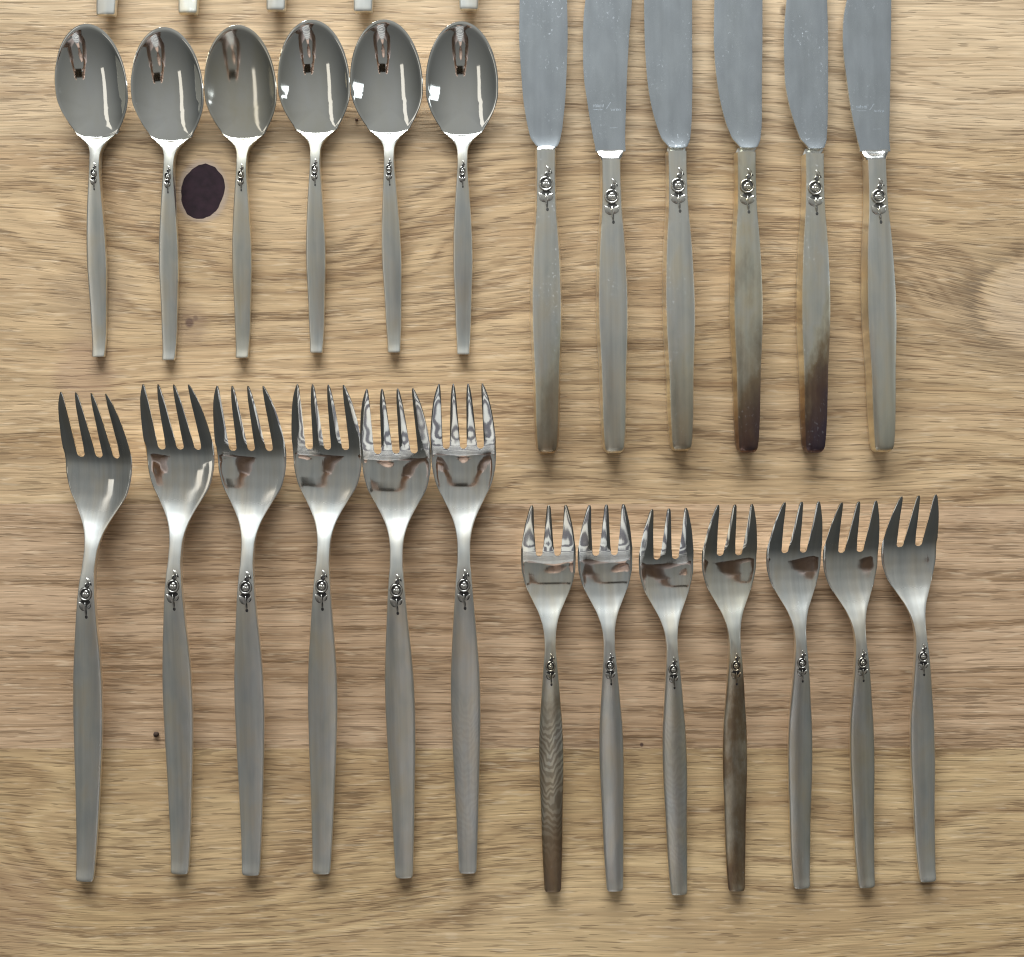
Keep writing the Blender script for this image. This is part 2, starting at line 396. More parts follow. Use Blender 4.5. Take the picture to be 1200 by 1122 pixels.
def dome(vs, fs, cx, cy, rx, ry, ang, h, n=14, z0=0.0):
    base = len(vs); ca, sa = math.cos(ang), math.sin(ang)
    for (sc, z) in ((1.0, -0.5*h), (0.92, 0.45*h), (0.6, 0.85*h)):
        for j in range(n):
            a = 2*math.pi*j/n; x, y = rx*sc*math.cos(a), ry*sc*math.sin(a)
            vs.append(Vector((cx + x*ca - y*sa, cy + x*sa + y*ca, z0+z)))
    vs.append(Vector((cx, cy, z0+h)))
    for q in range(2):
        for j in range(n):
            a, b = base+q*n+j, base+q*n+(j+1) % n
            fs.append((a, b, b+n, a+n))
    for j in range(n): fs.append((base+2*n+j, base+2*n+(j+1) % n, base+3*n))

def leaf(vs, fs, p0, p1, wd, h, n=7):
    """pointed leaf with a raised midrib from p0 to p1"""
    base = len(vs); a = Vector((*p0, 0)); b = Vector((*p1, 0)); d = b-a; s = Vector((-d.y, d.x, 0)).normalized()
    for i in range(n):
        t = i/(n-1); ww = wd*math.sin(math.pi*min(max(t, .02), .98))**0.8
        c = a + d*t
        vs += [c + s*ww, c + Vector((0, 0, h)), c - s*ww]
    for i in range(n-1):
        k = base+3*i
        fs += [(k, k+3, k+4, k+1), (k+1, k+4, k+5, k+2)]

def rose(parent, y0, zf, sc, sx, props, xoff=0.0, bright=False):
    """raised rose, bud, leaves and stem with its dark recess, laid on the handle; y0 = distance of the rose from the handle's end (px)"""
    def lay(vs, dz):
        return [((v.x*sx*sc + xoff)*U, (v.y*sc + y0)*U, zf(y0 + v.y*sc)*0.001 + dz + v.z*U) for v in vs]
    dv, df = [], []
    k = 0.86 if bright else 1.0
    dome(dv, df, 0, 0, 8.4*k, 8.6*k, 0, 0.22)
    dome(dv, df, 0, -9.6, 6.5*k, 3.6*k, 0, 0.26)
    dome(dv, df, -3.0, -16.5, 4.6*k, 3.2*k, -0.6, 0.22); dome(dv, df, 3.6, -14.5, 4.0*k, 3.0*k, 0.6, 0.22)
    dome(dv, df, 0.8, -21, 1.5*k, 5.2*k, 0.1, 0.22); dome(dv, df, 1.3, -27, 1.9*k, 2.4*k, 0, 0.3)
    dome(dv, df, 1.6, 9.6, 3.0*k, 3.4*k, -0.4, 0.22); dome(dv, df, 4.2, 14.0, 1.3*k, 5.0*k, 0.6, 0.22)
    lv, lf = [], []
    ring = [(6.9*math.cos(a), 6.7*math.sin(a), 0.55) for a in np.linspace(R(78), R(425), 30)]
    tube(lv, lf, ring, [0.45 + 0.75*math.sin(math.pi*i/29)**0.5 for i in range(30)])
    for a in (80, 205, 325):
        dome(lv, lf, 0.2 + 2.1*math.cos(R(a)), -0.2 + 2.1*math.sin(R(a)), 3.1, 2.6, R(a+90), 1.35, 10)
    dome(lv, lf, 0.3, -0.1, 1.4, 1.3, 0, 1.9, 8)
    leaf(lv, lf, (-7.6, -9.8), (-0.4, -19.5), 3.6, 1.6); leaf(lv, lf, (7.4, -10.2), (0.8, -18.5), 3.3 if bright else 1.9, 1.5)
    tube(lv, lf, [(0, -10, .6), (0.2, -15, .7), (0.1, -20, .6), (1.0, -25.5, .5)], [.5, .8, .8, .7])
    tube(lv, lf, [(2.0, 8.0, .5), (4.6, 10.5, .6), (5.0, 14, .5)], [.4, .6, .4])
    leaf(lv, lf, (0.6, 18.5), (5.2, 11.5), 2.3, 1.5)
    tube(lv, lf, [(-1.5, 9.0, .5), (0.5, 12.5, .6)], [.6, .4])
    o = mesh_obj('rose_ornament', lay(lv, 0.00002), lf, M_ROSE if bright else M_ROSE_DARK, parent)
    for key, val in props.items(): o[key] = val
    d = mesh_obj('dark_recess', lay(dv, 0.00001), df, M_PATINA_LIGHT if bright else M_PATINA, o)
    return o

def root_for(name, tail, neck, ztail, zneck, jx=0):
    a = unproject(*tail, ztail); b = unproject(*neck, zneck)
    d = b - a
    return empty(name, (a.x, a.y, 0), math.atan2(d.y, d.x) - math.pi/2)

UC = np.array([0, .012, .035]);
def fork(name, spec, tail, neck, props, roll=0.0, wide=1.0, bend=0.0):
    root = root_for(name, tail, neck, spec['zt'](spec['L']), spec['zt'](spec['sneck']))
    L = spec['L']; hw0 = spec['hw']; zt = spec['zt']; th = spec['th']; crown = spec['crown']
    s0 = spec['root']
    wf = curve([(0, wide), (110, wide), (175, 1.0), (600, 1.0)])
    hw = lambda q: hw0(q)*wf(q)
    sc_ = lambda f: (lambda q: f(q)*wide)
    tines = [(sc_(p), sc_(q)) for p, q in spec['tines']]; nt = len(tines)
    # x positions and arc depth along the root line
    xs, ys, seg = [], [], []
    for i, (le, re) in enumerate(tines):
        a, b = float(le(s0)), float(re(s0))
        fr = np.array([0, .10, .5, .90, 1.0])
        if i == 0: fr = np.array([0, .06, .17, .5, .93, 1.0])
        if i == nt-1: fr = np.array([0, .07, .5, .83, .94, 1.0])
        st = len(xs)
        xs += list(a + (b-a)*fr); ys += [0.0]*len(fr)
        seg.append((st, len(xs)-1, fr))
        if i < nt-1:
            c0, c1 = b, float(tines[i+1][0](s0)); r = (c1-c0)/2
            for t in np.linspace(0, math.pi, 9)[1:-1]:
                xs.append((c0+c1)/2 - r*math.cos(t)); ys.append(r*math.sin(t))
    xs = np.array(xs); ys = np.array(ys); n = len(xs)
    Un = xs / float(hw(s0))
    drop_u = np.interp(np.abs(Un), [0, .93, .975, 1.0], [0, 0, .12, .42])
    rows = []; sv = []
    s1 = s0 + 26
    for v in np.linspace(0, 1, 12): rows.append(s0 + ys + (s1 - s0 - ys)*v)
    for s in np.concatenate([np.arange(s1+2.5, L-8, 3.0), L - np.array([6, 4.0, 2.2, 1.0, 0.3, 0.0])]): rows.append(np.full(n, s))
    top, bot, quads, parts = [], [], [], []
    sneck = spec['split']
    def zat(s, x, h):
        un = np.clip(np.abs(x)/h, 0, 1)
        z = zt(s) + crown(s)*un**2
        z = z + roll*x*spec['headw'](s) + bend*np.maximum(x, 0)**2*spec['headw'](s)
        return z
    for i, s in enumerate(rows):
        h = np.array(hw(s), float)
        e = np.clip((L - s)/5.0, 0, 1)
        h = h*np.where(e < 1, 0.72 + 0.28*np.sqrt(1-(1-e)**2), 1.0)
        x = Un*h
        z = zat(s, x, h)
        fall = (1-np.sqrt(np.clip(1-(1-np.clip((L-s)/4.0, 0, 1))**2, 0, 1)))*0.5
        top.append(np.c_[x*U, (L-s)*U, (z - drop_u - fall)*.001])
        tt = th(s)
        bot.append(np.c_[x*.95*U, (L-s)*U + 0*x, (z - tt + drop_u*.8)*.001])
    nr = len(rows)
    for i in range(nr-1):
        for j in range(n-1):
            a = i*n+j
            quads.append((a+n, a+n+1, a+1, a))
            parts.append(0 if float(rows[i][j]) < sneck else 1)
    # tines
    cnt = nr*n
    sr = np.concatenate([np.linspace(s0, 10, 22)[1:], [7, 4.5, 2.5, 1.2, .4, 0]])
    for i, (le, re) in enumerate(tines):
        st, en, fr = seg[i]
        m = len(fr)
        prev = [st+q for q in range(m)]
        dr = np.interp(fr, [0, .1, .5, .9, 1], [.15, .03, 0, .03, .15])
        for s in sr:
            a, b = float(le(s)), float(re(s)); c = (a+b)/2
            q = 1 - max(0, (4-s)/4)**2*0.45
            x = c + (a + (b-a)*fr - c)*q
            t = min(1, (s0-s)/8.0)
            drop = drop_u[st:en+1]*(1-t) + dr*t
            z = zat(np.full(m, s), x, float(hw(s0)))
            top.append(np.c_[x*U, np.full(m, (L-s)*U), (z - drop)*.001])
            tt = float(th(s))
            bot.append(np.c_[(c+(x-c)*.9)*U, np.full(m, (L-s)*U), (z - tt + drop*.8)*.001])
            cur = list(range(cnt, cnt+m)); cnt += m
            for j in range(m-1):
                quads.append((prev[j], prev[j+1], cur[j+1], cur[j])); parts.append(2+i)
            prev = cur
    top = np.vstack(top); bot = np.vstack(bot)
    names = ['head', 'handle'] + ['tine']*nt
    mats = [M_HANDLE]*(nt+2)
    props = dict(props, neck_at=L - spec['sneck'] - 4)
    objs = shell(top, bot, quads, parts, names, mats, root, props)
    for o in objs:
        if not o.name.startswith('handle'):
            o['marks'] = props['marks']*.3
    rose(root, L - spec['rose'], lambda y: float(zt(L-y) + crown(L-y)*0.1), spec['rsc'], spec['rsx'], props)
    return root

def tine_tab(*v):
    return curve(list(v))
def mirror(tl):
    out = list(tl)
    return out
DIN = dict(L=569.0, sneck=183.0, root=70.0, split=186.0, rose=228.0, rsc=0.98, rsx=0.92,
    hw=curve([(0, 37), (73, 37), (90, 36.4), (113, 32.2), (133, 23.2), (146, 16.8), (158, 12), (170, 8.9), (183, 7.4), (200, 7.3), (213, 8.4), (233, 9.9), (261, 12), (306, 15.2), (337, 16.7), (368, 17.1), (400, 16.5), (431, 15.6), (462, 14.4), (493, 13.3), (524, 12.1), (556, 10.8), (569, 10.3)]),
    zt=curve([(0, 22.5), (15, 19.1), (30, 15.5), (50, 10.7), (66, 6.8), (74, 5.0), (82, 3.75), (92, 3.1), (106, 2.6), (117, 2.55), (130, 3.4), (145, 5.2), (160, 7.5), (178, 10.1), (196, 11.9), (214, 12.9), (230, 13.1), (250, 12.5), (300, 10.0), (400, 5.6), (480, 3.3), (530, 2.5), (552, 2.6), (569, 3.3)]),
    th=curve([(0, 1.2), (70, 1.7), (110, 1.8), (160, 2.4), (200, 3.2), (260, 2.6), (400, 2.2), (569, 1.9)]),
    crown=curve([(0, 0.0), (40, 0.1), (70, 0.9), (100, 1.7), (135, 1.2), (165, 0.2), (190, -0.35), (300, -0.4), (569, -0.3)]),
    headw=curve([(0, 1), (120, 1), (190, 0), (569, 0)]))
t1o = curve([(0, -24.6), (16, -30), (39, -34.3), (59, -36.5), (70, -37), (90, -37)]); t1i = curve([(0, -22.2), (16, -22.2), (39, -22.7), (70, -23.2), (90, -23)])
t2o = curve([(0, -9.3), (16, -11.6), (39, -13.4), (59, -14.6), (70, -15.4), (90, -15.4)]); t2i = curve([(0, -6.7), (16, -5.5), (39, -4.7), (59, -4.0), (70, -3.9), (90, -3.9)])
neg = lambda f: (lambda s: -f(s))
DIN['tines'] = [(t1o, t1i), (t2o, t2i), (neg(t2i), neg(t2o)), (neg(t1i), neg(t1o))]
SML = dict(L=455.0, sneck=158.0, root=58.8, split=163.0, rose=185.0, rsc=0.80, rsx=0.86,
    hw=curve([(0, 31.2), (60, 31.2), (77, 30.8), (89, 28.7), (101, 25), (117, 17.3), (128, 12), (140, 8.4), (152, 6.7), (163, 6.4), (175, 7.2), (187, 8.2), (210, 10), (233, 11.5), (254, 13.1), (278, 13.9), (300, 14.1), (324, 13.8), (347, 13), (370, 12.4), (393, 12), (417, 11.3), (440, 10.3), (455, 9.6)]),
    zt=curve([(0, 17.2), (12, 14.7), (25, 12.0), (42, 8.4), (54, 5.8), (61, 4.4), (68, 3.5), (76, 2.9), (86, 2.5), (94, 2.55), (104, 3.4), (117, 5.4), (132, 8.0), (148, 10.3), (164, 11.5), (180, 11.7), (200, 10.9), (260, 7.6), (340, 4.7), (390, 3.0), (425, 2.4), (442, 2.5), (455, 3.1)]),
    th=curve([(0, 1.2), (60, 1.6), (100, 1.7), (140, 2.3), (170, 3.0), (220, 2.4), (340, 2.1), (455, 1.8)]),
    crown=curve([(0, 0.0), (40, 0.05), (60, 0.35), (85, 0.8), (110, 0.6), (135, 0.1), (160, -0.3), (300, -0.5), (455, -0.35)]),
    headw=curve([(0, 1), (100, 1), (160, 0), (455, 0)]))
t1o = curve([(0, -20.4), (13, -23.8), (25, -26.6), (48, -30), (58.8, -31.2), (90, -31.2)]); t1i = curve([(0, -16.8), (13, -16.5), (25, -16.2), (48, -14.9), (58.8, -14.3), (90, -14.3)])
t2o = curve([(0, -2.0), (13, -3.0), (25, -3.9), (48, -5.6), (58.8, -6.7), (90, -6.7)])
SML['tines'] = [(t1o, t1i), (t2o, neg(t2o)), (neg(t1i), neg(t1o))]

def mk(seed, tarnish=0.12, end=0.0, moire=0.0, dull=0.0, warm=0.0, marks=0.15):
    return dict(seed=float(seed), tarnish=float(tarnish), end_tarnish=float(end), moire=float(moire), dull=float(dull), warm=float(warm), marks=float(marks))

GD = 'dinner forks in a row on the left'
for (tail, neck, lab, pr, roll, bend) in [
    ((98, 1034.6), (105.4, 640), 'four-tined dinner fork at the left end of its row, its right rim turned up', mk(1, .10, dull=.25), 0.010, 0.0010),
    ((209.7, 1025.8), (205.2, 640), 'four-tined dinner fork beside the small dark speck, second from the left', mk(2, .12, dull=.3), 0.006, 0.0005),
    ((293.2, 1027.4), (289.8, 640), 'four-tined dinner fork third from the left, its head almost touching the fork on its left', mk(3, .08, dull=.3), -0.002, 0.0),
    ((376.1, 1025.8), (378.9, 640), 'four-tined dinner fork standing quite straight, fourth from the left', mk(4, .14, dull=.3), 0.0, 0.0),
    ((473.4, 1030.5), (464.2, 640), 'four-tined dinner fork leaning left, second from the right in the large fork row', mk(5, .16, dull=.2), -0.006, 0.0),
    ((548, 1025), (543.4, 640), 'four-tined dinner fork with striped reflections in its tines, nearest the small forks', mk(6, .1, moire=.1, dull=.12), -0.010, 0.0)]:
    tagp(fork('dinner_fork', DIN, tail, neck, pr, roll, 1.02 if pr['seed'] == 6 else 1.085, bend), lab, 'fork', GD)

GS = 'small three-tined forks on the right'
for (tail, neck, lab, pr, roll, bend) in [
    ((648, 1046.8), (644.7, 750), 'small three-tined fork with swirling brown tarnish rings on its handle', mk(11, .42, moire=.72, end=.35), 0, 0),
    ((721, 1046), (714, 751), 'small three-tined fork with smooth blue-grey handle, second from the left', mk(12, .12), 0, 0),
    ((796.3, 1050.3), (787.7, 753), 'small three-tined fork with faint wavy marks on a grey handle, third from the left', mk(13, .2, moire=.13), 0, 0),
    ((864, 1046), (861.6, 750), 'darkest small three-tined fork, heavily brown tarnished all along its handle', mk(14, .62, end=.22, warm=.1, marks=.6), 0, 0),
    ((940.4, 1042.9), (939, 750), 'small three-tined fork with pale streaks down its grey handle, third from the right', mk(15, .18, marks=.7), 0.004, 0),
    ((1016.9, 1042), (1009.2, 749), 'small three-tined fork with brownish grey handle, second from the right', mk(16, .26, warm=.15, dull=.1), 0.006, 0),
    ((1088.7, 1035), (1079.9, 744), 'small three-tined fork at the far right end, its tips reaching highest', mk(17, .14, dull=.25), 0.008, 0)]:
    tagp(fork('pastry_fork', SML, tail, neck, pr, roll, 1.02, bend), lab, 'fork', GS)

# ------------------------------------------------------------------ spoons
SPL = 382.0
sp_hw = curve([(68, 42.3), (80, 41.9), (92, 39), (103, 34), (114, 27), (121, 21.5), (127, 15.2), (132, 11), (137, 8), (146, 6.2), (158, 6.0), (170, 6.5), (185, 7.6), (205, 9), (224, 10.1), (248, 11.2), (274, 11.5), (298, 10.7), (322, 9.8), (347, 9.1), (371, 7.8), (382, 7.4)])
SPZ = curve([(112, 2.6), (122, 3.0), (130, 3.4), (138, 4.1), (147, 4.9), (156, 5.5), (164, 5.8), (172, 5.8), (200, 5.6), (270, 4.2), (330, 2.6), (358, 2.2), (370, 2.4), (382, 3.2)])
sp_th = curve([(112, 1.1), (135, 2.4), (155, 3.0), (200, 2.2), (382, 1.6)])
sp_rim = curve([(0, 11.6), (40, 9.3), (75, 7.1), (100, 4.6), (115, 2.8), (124, 2.4)])
tb_zt = curve([(112, 2.6), (122, 3.0), (130, 4.2), (138, 5.8), (147, 7.3), (156, 8.1), (172, 8.4), (200, 7.0), (260, 4.0), (300, 2.8), (330, 2.7), (355, 3.1), (382, 3.9)])
def spoon(name, tail, mid, props, k=1.0, rosy=True):
    sp_zt = SPZ if rosy else tb_zt
    root = root_for(name, tail, mid, 1.8*k if rosy else 8.0, 5.5*k)
    L = SPL; ncol = 14
    def hw(s):
        s = np.asarray(s, float)
        return np.where(s < 70, 42.3*np.sqrt(np.clip(1-((70-s)/70)**2, 0, 1)), sp_hw(np.maximum(s, 68)))
    uu = np.array([-1, -.965, -.9, -.75, -.5, -.25, -.1, 0, .1, .25, .5, .75, .9, .965, 1.0]); nc = len(uu)
    # outline: right shoulder -> tip -> left shoulder, then the curved ledge back
    sh = 115.0
    ang = np.linspace(0, math.pi, 57)
    pts = []
    ss = np.concatenate([np.linspace(sh, 70, 16)[:-1], 70 - 70*np.sin(np.linspace(0, math.pi/2, 22))])
    right = [(float(hw(s)), float(s)) for s in ss]
    left = [(-x, s) for x, s in right[::-1]][1:]
    ledge = [(u*float(hw(sh)), sh + 9.0*math.sqrt(max(0, 1-u*u))) for u in uu]     # left to right
    out = right + left + ledge[1:-1]
    out = np.array(out); no = len(out); nrl = len(right) + len(left)
    c = np.array([0.0, 92.0])
    zr = np.array([float(sp_rim(s)) for _, s in out])
    rr = np.concatenate([np.linspace(0.06, 0.94, 22), [0.962, 0.982, 1.0]])
    top, bot, quads, parts = [], [], [], []
    zlow = 1.25
    for r in rr:
        p = c + (out - c)*r
        f = (1 - (r/0.962)**2.25) if r < 0.962 else 0.0
        lip = 0.0 if r <= 0.982 else -0.18
        zl = zr*1.0
        z = zl*(1-f) + zlow*f - (0.10 if r == 0.962 else 0) + lip
        # ledge side has no lip: it runs on into the neck
        top.append(np.c_[p[:, 0]*U, (L - p[:, 1])*U, z*.001])
        tb = 1.1 if r < .95 else 1.0
        pb = c + (out - c)*r*.985
        bot.append(np.c_[pb[:, 0]*U, (L - pb[:, 1])*U, np.maximum(z - tb, 0.15)*.001])
    nr = len(rr)
    for i in range(nr-1):
        for j in range(no):
            a, b = i*no+j, i*no+(j+1) % no
            quads.append((a, a+no, b+no, b)); parts.append(0)
    # centre fan
    cidx = nr*no
    top.append(np.array([[0, (L-92)*U, zlow*.001]])); bot.append(np.array([[0, (L-92)*U, 0.00015]]))
    for j in range(no): quads.append((cidx, j, (j+1) % no)); parts.append(0)
    cnt = cidx + 1
    # neck and handle start on the ledge
    base = (nr-1)*no
    lidx = [base + nrl - 1] + [base + nrl + q for q in range(len(ledge)-2)] + [base]
    prev = lidx
    zl0 = zr[-(len(ledge)-2):]; zl0 = np.concatenate([[zr[nrl-1]], zl0, [zr[0]]]) - 0.18
    rowsS = [sh + 9.0*np.sqrt(np.clip(1-uu*uu, 0, 1))]
    drop = np.interp(np.abs(uu), [0, .9, .965, 1], [0, 0, .14, .45])
    crown = curve([(112, 0.35), (128, 0.1), (145, -.25), (260, -.4), (382, -.3)])
    S0 = rowsS[0]; s1 = 132.0
    allrows = [S0 + (s1 - S0)*v for v in np.linspace(0, 1, 10)[1:]]
    allrows += [np.full(nc, s) for s in np.concatenate([np.arange(134, L-7, 3.0), L - np.array([5, 3.2, 1.8, .8, .25, 0])])]
    for s in allrows:
        h = np.array(hw(s), float)
        e = np.clip((L - s)/2.5, 0, 1); h = h*(0.86 + 0.14*np.sqrt(1-(1-e)**2))
        x = uu*h
        z = sp_zt(s) + crown(s)*uu**2
        wv = np.clip((s - S0)/12.0, 0, 1); wv = wv*wv*(3-2*wv)
        z = (zl0 + (s-S0)*0.05)*(1-wv) + (z)*wv - drop*wv
        fall = (1-np.sqrt(np.clip(1-(1-np.clip((L-s)/1.5, 0, 1))**2, 0, 1)))*.3
        top.append(np.c_[x*U, (L-s)*U, (z-fall)*.001])
        bot.append(np.c_[x*.95*U, (L-s)*U, (np.maximum(z - sp_th(s) + drop*.8, 0.1))*.001])
        cur = list(range(cnt, cnt+nc)); cnt += nc
        for j in range(nc-1):
            quads.append((cur[j], cur[j+1], prev[j+1], prev[j])); parts.append(1)
        prev = cur
    top = np.vstack(top); bot = np.vstack(bot)
    props = dict(props, neck_at=2000.0)
    shell(top, bot, quads, parts, ['bowl', 'handle'], [M_BOWL, M_HANDLE], root, props, sharp=40)
    if rosy:
        rose(root, L - 168, lambda y: float(sp_zt(L-y)), 0.68, 0.70, props)
    root.scale = (k, k, k)
    return root

GT = 'teaspoons in a row at the top left'
for (tail, mid, lab, pr) in [
    ((116, 418.8), (109, 97), 'teaspoon at the far left end of the row, the one nearest the photo edge', mk(21, .10)),
    ((198, 422.5), (197.8, 102), 'teaspoon just left of the dark round knot in the wood', mk(22, .12)),
    ((284, 420), (283, 98), 'teaspoon just right of the dark knot, with the dullest yellowish bowl', mk(23, .20, warm=.45, dull=.22)),
    ((371, 414), (368.7, 92), 'teaspoon fourth from the left, the next one right of the dull-bowled spoon', mk(24, .14)),
    ((462, 413.7), (453.4, 91), 'teaspoon leaning left, fifth from the left with a pale spot on its tail end', mk(25, .10)),
    ((543, 416), (541.5, 91), 'teaspoon closest to the knives, with the darkest rose on its handle', mk(26, .08))]:
    tagp(spoon('teaspoon', tail, mid, pr, k=0.99), lab, 'spoon', GT)

GU = 'larger spoons whose handle ends enter from the top edge'
for (tail, mid, lab, pr) in [
    ((120, 14.5), (118, -470), 'bright blue-lit handle end of larger cutlery above the first teaspoon', mk(31, .05)),
    ((217, 12.5), (215, -470), 'narrow grey speckled handle end of larger cutlery above the second teaspoon', mk(32, .3, marks=1.0, dull=.3)),
    ((321, 9.0), (318, -470), 'bright handle end of larger cutlery at the top edge above the third and fourth teaspoons', mk(33, .05)),
    ((424, 10.5), (424, -470), 'bright handle end of larger cutlery above the fifth teaspoon', mk(34, .05)),
    ((549, 8.0), (550, -470), 'bright handle end of larger cutlery above the teaspoon closest to the knives', mk(35, .08))]:
    tagp(spoon('tablespoon', tail, mid, pr, k=1.48, rosy=False), lab, 'spoon', GU)

# ------------------------------------------------------------------ knives
kn_hw = curve([(0, 10.2), (4, 11.8), (20, 13.6), (42, 14.7), (68, 15.3), (95, 15.9), (122, 17.3), (148, 18.4), (175, 18.6), (202, 17.9), (228, 16.8), (255, 15.0), (282, 12.8), (305, 12.0), (325, 11.8), (350, 12.2)])
kn_zt = curve([(0, 6.6), (20, 7.4), (80, 8.2), (170, 8.6), (260, 8.2), (325, 7.6), (360, 7.3)])
def knife(tail, neck, left, right, family, yend, props, engraved=False):
    zn = 7.4
    props = dict(props, neck_at=2000.0); bprops = dict(props, tarnish=0.04, end_tarnish=0.0)
    root = root_for('dinner_knife', tail, neck, 7.0, zn)
    a = unproject(*tail, 7.0); b = unproject(*neck, zn)
    LH = (b - a).length/U            # handle length in px
    inv = Matrix.Rotation(-root.rotation_euler.z, 3, 'Z')
    def loc(px, py, z):
        v = inv @ (unproject(px, py, z) - a); return v.x/U, v.y/U
    # handle: hollow, flat top with bevelled shoulders
    cs = [(-.55, 0.15, 0), (-.86, .8, 0), (-1.0, 2.6, 0), (-1.0, .55, 1), (-.985, .66, 1), (-.86, .985, 1), (-.82, 1.0, 1), (-.4, 1.02, 1), (0, 1.03, 1), (.4, 1.02, 1), (.82, 1.0, 1), (.86, .985, 1), (.985, .66, 1), (1.0, .55, 1), (1.0, 2.6, 0), (.86, .8, 0), (.55, .15, 0)]
    vs, fs = [], []
    ts = np.concatenate([[0, .5, 1.4, 2.8, 4.8, 7.5], np.arange(11, LH-2, 4.0), [LH]])
    n = len(cs)
    for t in ts:
        h = float(kn_hw(t)); z = float(kn_zt(t))
        e = min(1, t/7.5); q = math.sqrt(1-(1-e)**2)
        hh = h*(0.62 + 0.38*q); zz = z*(0.70 + 0.30*q)
        for (cx_, cz, top_) in cs:
            vs.append((cx_*hh*U, t*U, (cz*zz if top_ else cz)*.001))
    for i in range(len(ts)-1):
        for j in range(n):
            p, q = i*n+j, i*n+(j+1) % n
            fs.append((p, p+n, q+n, q))
    fs.append(tuple(range(n))); fs.append(tuple(reversed(range((len(ts)-1)*n, len(ts)*n))))
    ho = mesh_obj('handle', vs, fs, M_HANDLE, root, sharp=28)
    for k_, v_ in props.items(): ho[k_] = v_
    # blade
    ZB = 5.0
    lf = curve([(p[1], p[0]) for p in left]); rf = curve([(p[1], p[0]) for p in right])
    ys = np.concatenate([np.linspace(-118, -84, 9), np.arange(-78, yend-18, 6.0), yend - np.array([14, 11, 8, 5.5, 3.5, 2, 1, .4, 0])])
    tipy = -118.0
    cols = np.array([0, .03, .1, .3, .5, .7, .9, .97, 1.0]); nc = len(cols)
    top, bot = [], []
    for y in ys:
        l, r = float(lf(y)), float(rf(y))
        if y < -40:   # rounded tip beyond the picture
            t = (y - tipy)/(-40-tipy); wq = math.sqrt(max(0.0, 1-(1-t)**2.2))
            l = r - (r-l)*(0.12 + 0.88*wq)
        if family == 'round' and y > yend-12:
            t = (y - (yend-12))/12; wq = 1-0.36*(1-math.sqrt(max(0, 1-t*t)))
            c = (l+r)/2 + 1.5*t; hwid = (r-l)/2*wq; l, r = c-hwid, c+hwid
        zc = ZB - max(0, (yend - y))*0.0065 + (0.95*max(0, 1-(yend-y)/20)**2 if family == 'round' else 0)
        rowt, rowb = [], []
        for u in cols:
            X, Y = loc(l + (r-l)*u, y, zc)
            d = abs(2*u-1)
            rowt.append((X*U, Y*U, (zc - 0.10*d**2 - (0.10 if d > .99 else 0.02 if d > .9 else 0))*.001))
            rowb.append((X*U, Y*U, (zc - 1.7 + 0.5*d**2)*.001))
        top.append(rowt); bot.append(rowb)
    top = np.array(top).reshape(-1, 3); bot = np.array(bot).reshape(-1, 3)
    q, pr_ = [], []
    for i in range(len(ys)-1):
        for j in range(nc-1):
            k_ = i*nc+j
            q.append((k_, k_+nc, k_+nc+1, k_+1)); pr_.append(0)
    bl = shell(top, bot, q, pr_, ['blade'], [M_BLADE], root, bprops)[0]
    # bolster: runs from the handle end down on to the blade
    end = top[-nc:]
    xl, xr = end[0][0]/U, end[-1][0]/U; ye = end[:, 1].mean()/U; ym = end[nc//2][1]/U
    m = 13
    prof = np.linspace(-1, 1, m)
    hwH = float(kn_hw(LH)); zH = float(kn_zt(LH))
    tv, bv = [], []
    steps = np.linspace(0, 1, 9)
    for t in steps:
        sm = t*t*(3-2*t)
        cxm = (0)*(1-t) + ((xl+xr)/2)*t
        fl = hwH*.985*(1-t**1.3) + (xr-xl)/2*(t**1.3)*.985
        z = zH*0.985*(1-sm) + (ZB+0.02)*sm
        if family == 'round' and props['seed'] > 42: z = 3.4; fl = hwH*.88
        yy = LH + (max(ym, LH+6) + (1.5 if family == 'flat' else 2.5) - LH)*t
        for u in prof:
            bowd = (3.0 if family == 'flat' else -1.0)*t*(u*u)
            dz = 0.10*abs(u)**6
            tv.append(((cxm+u*fl)*U, (yy + bowd)*U, (z - dz*(1-t) - .9*abs(u)**8*(1-t) - .28*u*u*t)*.001))
            bv.append(((cxm+u*fl*.9)*U, (yy + bowd)*U, max(0.6, (1.0*(1-t) + (ZB-1.9)*t))*.001))
    q, pr_ = [], []
    for i in range(len(steps)-1):
        for j in range(m-1):
            k_ = i*m+j; q.append((k_, k_+1, k_+m+1, k_+m)); pr_.append(0)
    shell(np.array(tv), np.array(bv), q, pr_, ['bolster'], [M_HEAD if family == 'flat' or props['seed'] < 42 else M_HANDLE], root, bprops)
    rose(root, LH - (40 if family == 'round' else 43), lambda y: float(kn_zt(y))*1.024, 1.1, 0.98, props, bright=True)
    if engraved:
        ev, ef = [], []
        er = random.Random(5)
        def dash(x0, y0, x1, y1, wpx):
            p0 = loc(x0, y0, ZB); p1 = loc(x1, y1, ZB)
            q0, q1 = Vector((*p0, 0)), Vector((*p1, 0)); d_ = q1-q0; n_ = Vector((-d_.y, d_.x, 0)).normalized()*wpx*.6
            zz = (ZB - 0.0065*(yend-(y0+y1)/2) + 0.015)*.001; bse = len(ev)
            for p_ in (q0-n_, q0+n_, q1+n_, q1-n_): ev.append((p_.x*U, p_.y*U, zz))
            ef.append((bse+3, bse+2, bse+1, bse))
        ex, ey = engraved
        for i in range(9):
            x = ex + i*1.45; dash(x, ey-1.6+er.uniform(-.4, .4), x+er.uniform(-.4, .8), ey+1.6, .42)
        dash(ex+13.2, ey+6.2, ex+20.2, ey-4.0, .5)
        dash(ex, ey+4.4, ex+11, ey+4.4, .35)
